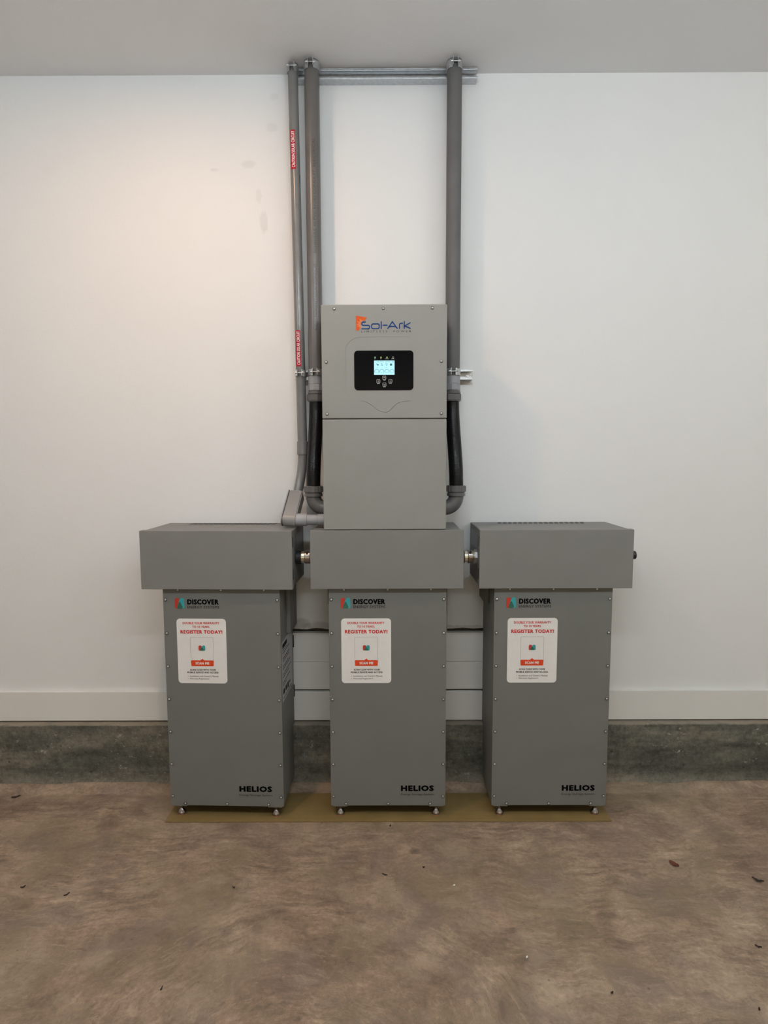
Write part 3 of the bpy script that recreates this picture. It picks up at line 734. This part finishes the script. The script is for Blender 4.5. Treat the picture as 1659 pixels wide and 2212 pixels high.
bm = bmesh.new(); slab(bm, -.0255, .0300, .0270); cb = finish('conduit_body', bm, m_pvcl if False else simple('conduit_body_pvc', (.25, .245, .24), .35, var=.04, scale=10), r, True)
bm = bmesh.new(); slab(bm, -.0272, -.0256, .0262); finish('gasket', bm, m_black, cb, True)
bm = bmesh.new(); slab(bm, -.0315, -.0273, .0272); finish('cover_plate', bm, m_pvcl, cb, True)
HY, HZ = -.198, 1.215
bm = bmesh.new(); cyl(bm, T((-.357, HY, HZ)), T((-.3123, HY, HZ)), .0256, seg=32, ch=.0012); finish('hub', bm, m_pvcl, r, True)
bm = bmesh.new(); cyl(bm, T((-.3125, HY, HZ)), T((-.2368, HY, HZ)), .0212, seg=32); finish('outlet_pipe', bm, m_pvcl, r, True)
bm = bmesh.new(); cyl(bm, T((-.2690, HY, HZ)), T((-.2365, HY, HZ)), .0240, seg=32, ch=.0012); finish('outlet_coupler', bm, m_pvcl, r, True)
for z0, z1, dx in ((2.6119, 2.7606, .0), (1.8378, 1.9828, .0)):
    # label bent around the front of the pipe
    zc = (z0+z1)/2; xc = TX(zc)-.0008; bm = bmesh.new(); n = 10; R_ = .0202; rows = []
    for z in (z0, z1):
        rows.append([bm.verts.new(T((TX(z)+R_*math.sin(a), -.0625-R_*math.cos(a), z))) for a in [math.radians(-46+62*k/n) for k in range(n+1)]])
    for k in range(n): bm.faces.new((rows[0][k], rows[0][k+1], rows[1][k+1], rows[1][k]))
    wl = finish('warning_label', bm, m_lred, r, True); wl['label'] = 'red label with white print'
    b2 = vtext_bm('CAUTION SOLAR CIRCUIT', z0+.006, z1-.004, -.0105, .0028, 0, .022); bm = bmesh.new(); R_ = .0206
    slice_x(b2, [-.0105+.0012*k for k in range(1, 12)])
    for v in b2.verts:
        a = v.co.x/R_; rr = R_-v.co.y; v.co = T((TX(v.co.z)+rr*math.sin(a), -.0625-rr*math.cos(a), v.co.z))
    join(bm, b2); finish('lettering', bm, m_white, wl)
for z, l in ((2.577, .016), (2.247, .013)):
    bm = bmesh.new(); a = math.radians(66); bx(bm, -.0022, .0022, -.0008, .0008, -l, l, .0006, 1)
    for v in bm.verts: v.co = Matrix.Rotation(a, 3, 'Z') @ v.co
    o = finish('tape_strip', bm, m_black, r); o.location = T((TX(z)+.0201*math.sin(a), -.0625-.0201*math.cos(a), z))

# ================================================================== PIPE CLAMPS
def clamp(name, label, x, y, z, rr, ht=.026, back=.041):
    r = thing(name, label, 'pipe clamp', (x, y, z), 0, 'strut clamps holding the conduits'); t = .0019
    for s in (-1, 1):
        bm = bmesh.new(); pts = []
        a0 = math.degrees(math.asin(.0085/rr)); angs = [a0+(168-a0)*k/16 for k in range(17)]
        path = [(s*.0085, -(rr+.017)), (s*.0085, -(rr+.004))]+[(s*(rr+.0006)*math.sin(math.radians(a)), -(rr+.0006)*math.cos(math.radians(a))) for a in angs]
        V = []
        for i, p in enumerate(path):
            p = Vector(p); q = Vector(path[min(i+1, len(path)-1)])-Vector(path[max(i-1, 0)]); n = Vector((-q.y, q.x)).normalized()*(t*-s)
            n = -n if (n.dot(p) < 0 and i > 2) else n
            if i <= 1: n = Vector((s*t, 0))
            V.append([bm.verts.new((p.x, p.y, -ht/2)), bm.verts.new((p.x, p.y, ht/2)), bm.verts.new((p.x+n.x, p.y+n.y, ht/2)), bm.verts.new((p.x+n.x, p.y+n.y, -ht/2))])
        for a, b in zip(V, V[1:]):
            for k in range(4): bm.faces.new((a[k], a[(k+1) % 4], b[(k+1) % 4], b[k]))
        bm.faces.new(V[0]); bm.faces.new(V[-1][::-1]); bmesh.ops.recalc_face_normals(bm, faces=bm.faces[:])
        finish('clamp_half', bm, m_galv, r, True)
    bm = bmesh.new(); yb = -(rr+.0105); cyl(bm, (-.020, yb, 0), (.020, yb, 0), .0024, seg=12); cyl(bm, (-.0165, yb, 0), (-.0107, yb, 0), .0058, seg=16); cyl(bm, (.0107, yb, 0), (.0155, yb, 0), .0058, seg=6)
    finish('bolt', bm, m_galv, r, True)
    return r
ZT, ZL = 2.9935, 1.8105
clamp('pipe_clamp', 'small steel clamp at the top of the thin conduit', TX(2.993), -.0625, ZT, .0202)
clamp('pipe_clamp', 'steel clamp at the top of the left thick conduit', -.283, -.0735, ZT, .0302, .030)
clamp('pipe_clamp', 'steel clamp at the top of the right thick conduit', .281, -.0735, ZT, .0302, .030)
clamp('pipe_clamp', 'small steel clamp on the thin conduit beside the inverter, under the lower red label', TX(1.81), -.0625, ZL, .0202)
clamp('pipe_clamp', 'steel clamp on the left thick conduit just above its light grey adapter', -.283, -.0735, ZL+.001, .0302, .026)
clamp('pipe_clamp', 'steel clamp on the right thick conduit just above its light grey adapter', .281, -.0735, ZL+.001, .0302, .026)

# ================================================================== NIPPLES between the boxes
def nipple(label, x0, x1, s):
    """short metal conduit joining two boxes; s = side of the black bushing"""
    z = 1.0625; y = -.195; r = thing('conduit_nipple', label, 'conduit fitting', ((x0+x1)/2, y, z), 0, 'metal nipples between the wiring boxes'); h_ = (x1-x0)/2
    e = h_*s
    bm = bmesh.new(); cyl(bm, (-h_, 0, 0), (h_, 0, 0), .0235, seg=32); finish('tube', bm, m_zinc, r, True)
    bm = bmesh.new(); a, b = sorted((e*.05, -e*.55)); cyl(bm, (a, 0, .0), (b, 0, .0), .0272, seg=32, ch=.002); finish('coupling', bm, m_steel, r, True)
    bm = bmesh.new(); a, b = sorted((-e*.97, -e*.72)); cyl(bm, (a, 0, 0), (b, 0, 0), .031, seg=8); finish('lock_nut', bm, m_galv, r)
    bm = bmesh.new(); a, b = sorted((e*.99, e*.42)); cyl(bm, (a, -.004, 0), (b, -.004, 0), .0285, seg=32, ch=.002); finish('bushing', bm, m_black, r, True)
    bm = bmesh.new(); cyl(bm, (-e*.2, -.018, .020), (-e*.2, -.0225, .0245), .005, seg=12); finish('set_screw', bm, m_dark, r, True)
    return r
nipple('shiny metal nipple with black bushing between the left and middle boxes', -.3600, -.2835, -1)
nipple('shiny metal nipple with black bushing between the middle and right boxes', .2985, .3715, -1)

# ================================================================== BOARD UNDER THE CABINETS
bm = bmesh.new(); bx(bm, -.8895, .9076, -.3065, -.110, .0003, .0080, .0012)
tag(finish('base_board', bm, m_pad), 'thin ochre board lying on the floor under the three cabinets', 'board')

# ================================================================== DEBRIS ON THE FLOOR
def leaf(name, label, cat, x, y, rz, ln, wd, mat, curl=.004):
    bm = bmesh.new(); n = 8; rows = []
    for k in range(n+1):
        t = k/n; w2 = wd/2*math.sin(math.pi*min(1, .08+t*.88))**.8*(1+.15*math.sin(k*2.3)); z = .0035+curl*abs(t-.5)*2
        rows.append([bm.verts.new((ln*(t-.5), -w2, z+.002)), bm.verts.new((ln*(t-.5), 0, z)), bm.verts.new((ln*(t-.5), w2, z+.002)), bm.verts.new((ln*(t-.5), 0, z-.0014))])
    for a, b in zip(rows, rows[1:]):
        for q in ((0, 1), (1, 2), (2, 3), (3, 0)): bm.faces.new((a[q[0]], b[q[0]], b[q[1]], a[q[1]]))
    bm.faces.new(rows[0]); bm.faces.new(rows[-1][::-1]); bmesh.ops.recalc_face_normals(bm, faces=bm.faces[:])
    zmin = min(v.co.z for v in bm.verts)
    for v in bm.verts: v.co.z -= zmin
    o = finish(name, bm, mat, None, True); o.location = (x, y, fz(x, y)); o.rotation_euler = (0, 0, rz)
    return tag(o, label, cat)
leaf('dry_leaf', 'reddish brown dry leaf on the floor right of the cabinets', 'leaf', 1.0372, -.5598, math.radians(-52), .036, .022, m_leaf)
leaf('dry_leaf', 'dark curled leaf on the floor at the right edge, beyond the red one', 'leaf', 1.2856, -.6449, math.radians(-35), .036, .013, m_twig, .007)
leaf('dry_leaf', 'small dark leaf at the right edge, nearer than the other two', 'leaf', 1.1142, -.9235, math.radians(-30), .018, .006, m_twig)
leaf('bark_sliver', 'dark sliver on the floor in front of the middle cabinet', 'debris', -.0045, -.6119, math.radians(-20), .020, .004, m_twig, .003)
leaf('bark_sliver', 'reddish sliver lying by the concrete ledge on the far left', 'debris', -1.605, -.125, math.radians(25), .034, .012, m_twig)
leaf('bark_sliver', 'tiny dark sliver on the open floor far left', 'debris', -1.2436, -.6699, math.radians(35), .016, .006, m_twig)
leaf('bark_sliver', 'tiny dark upright-pointing sliver on the floor at lower left', 'debris', -.6219, -1.0625, math.radians(80), .013, .004, m_twig)
leaf('bark_sliver', 'dark crumb on the floor just in front of the ochre board', 'debris', .0173, -.334, math.radians(40), .009, .006, m_twig)
leaf('bark_sliver', 'dark crumb on the near floor, lower right', 'debris', .6187, -1.0771, math.radians(20), .008, .006, m_twig)
leaf('bark_sliver', 'small dark crumb on the floor in front of the left cabinet', 'debris', -.5202, -.6738, math.radians(0), .009, .005, m_twig)
leaf('paint_chip', 'white paint chip on the floor in front of the middle cabinet', 'debris', .2337, -.6646, .4, .009, .006, m_chip, .002)
leaf('paint_chip', 'white paint chip on the near floor, closer than the other chip', 'debris', .413, -.9603, 1.0, .009, .005, m_chip, .002)
leaf('bark_sliver', 'thin dark twig on the open floor at left, right of the tiny sliver', 'debris', -1.075, -.705, math.radians(50), .020, .004, m_twig, .004)
leaf('bark_sliver', 'dark crumb right of the round dark floor stain, farther one', 'debris', .135, -.575, math.radians(10), .008, .006, m_twig)
leaf('bark_sliver', 'dark crumb far right on the floor, nearest the bottom right corner', 'debris', .9903, -1.1269, math.radians(60), .009, .005, m_twig)
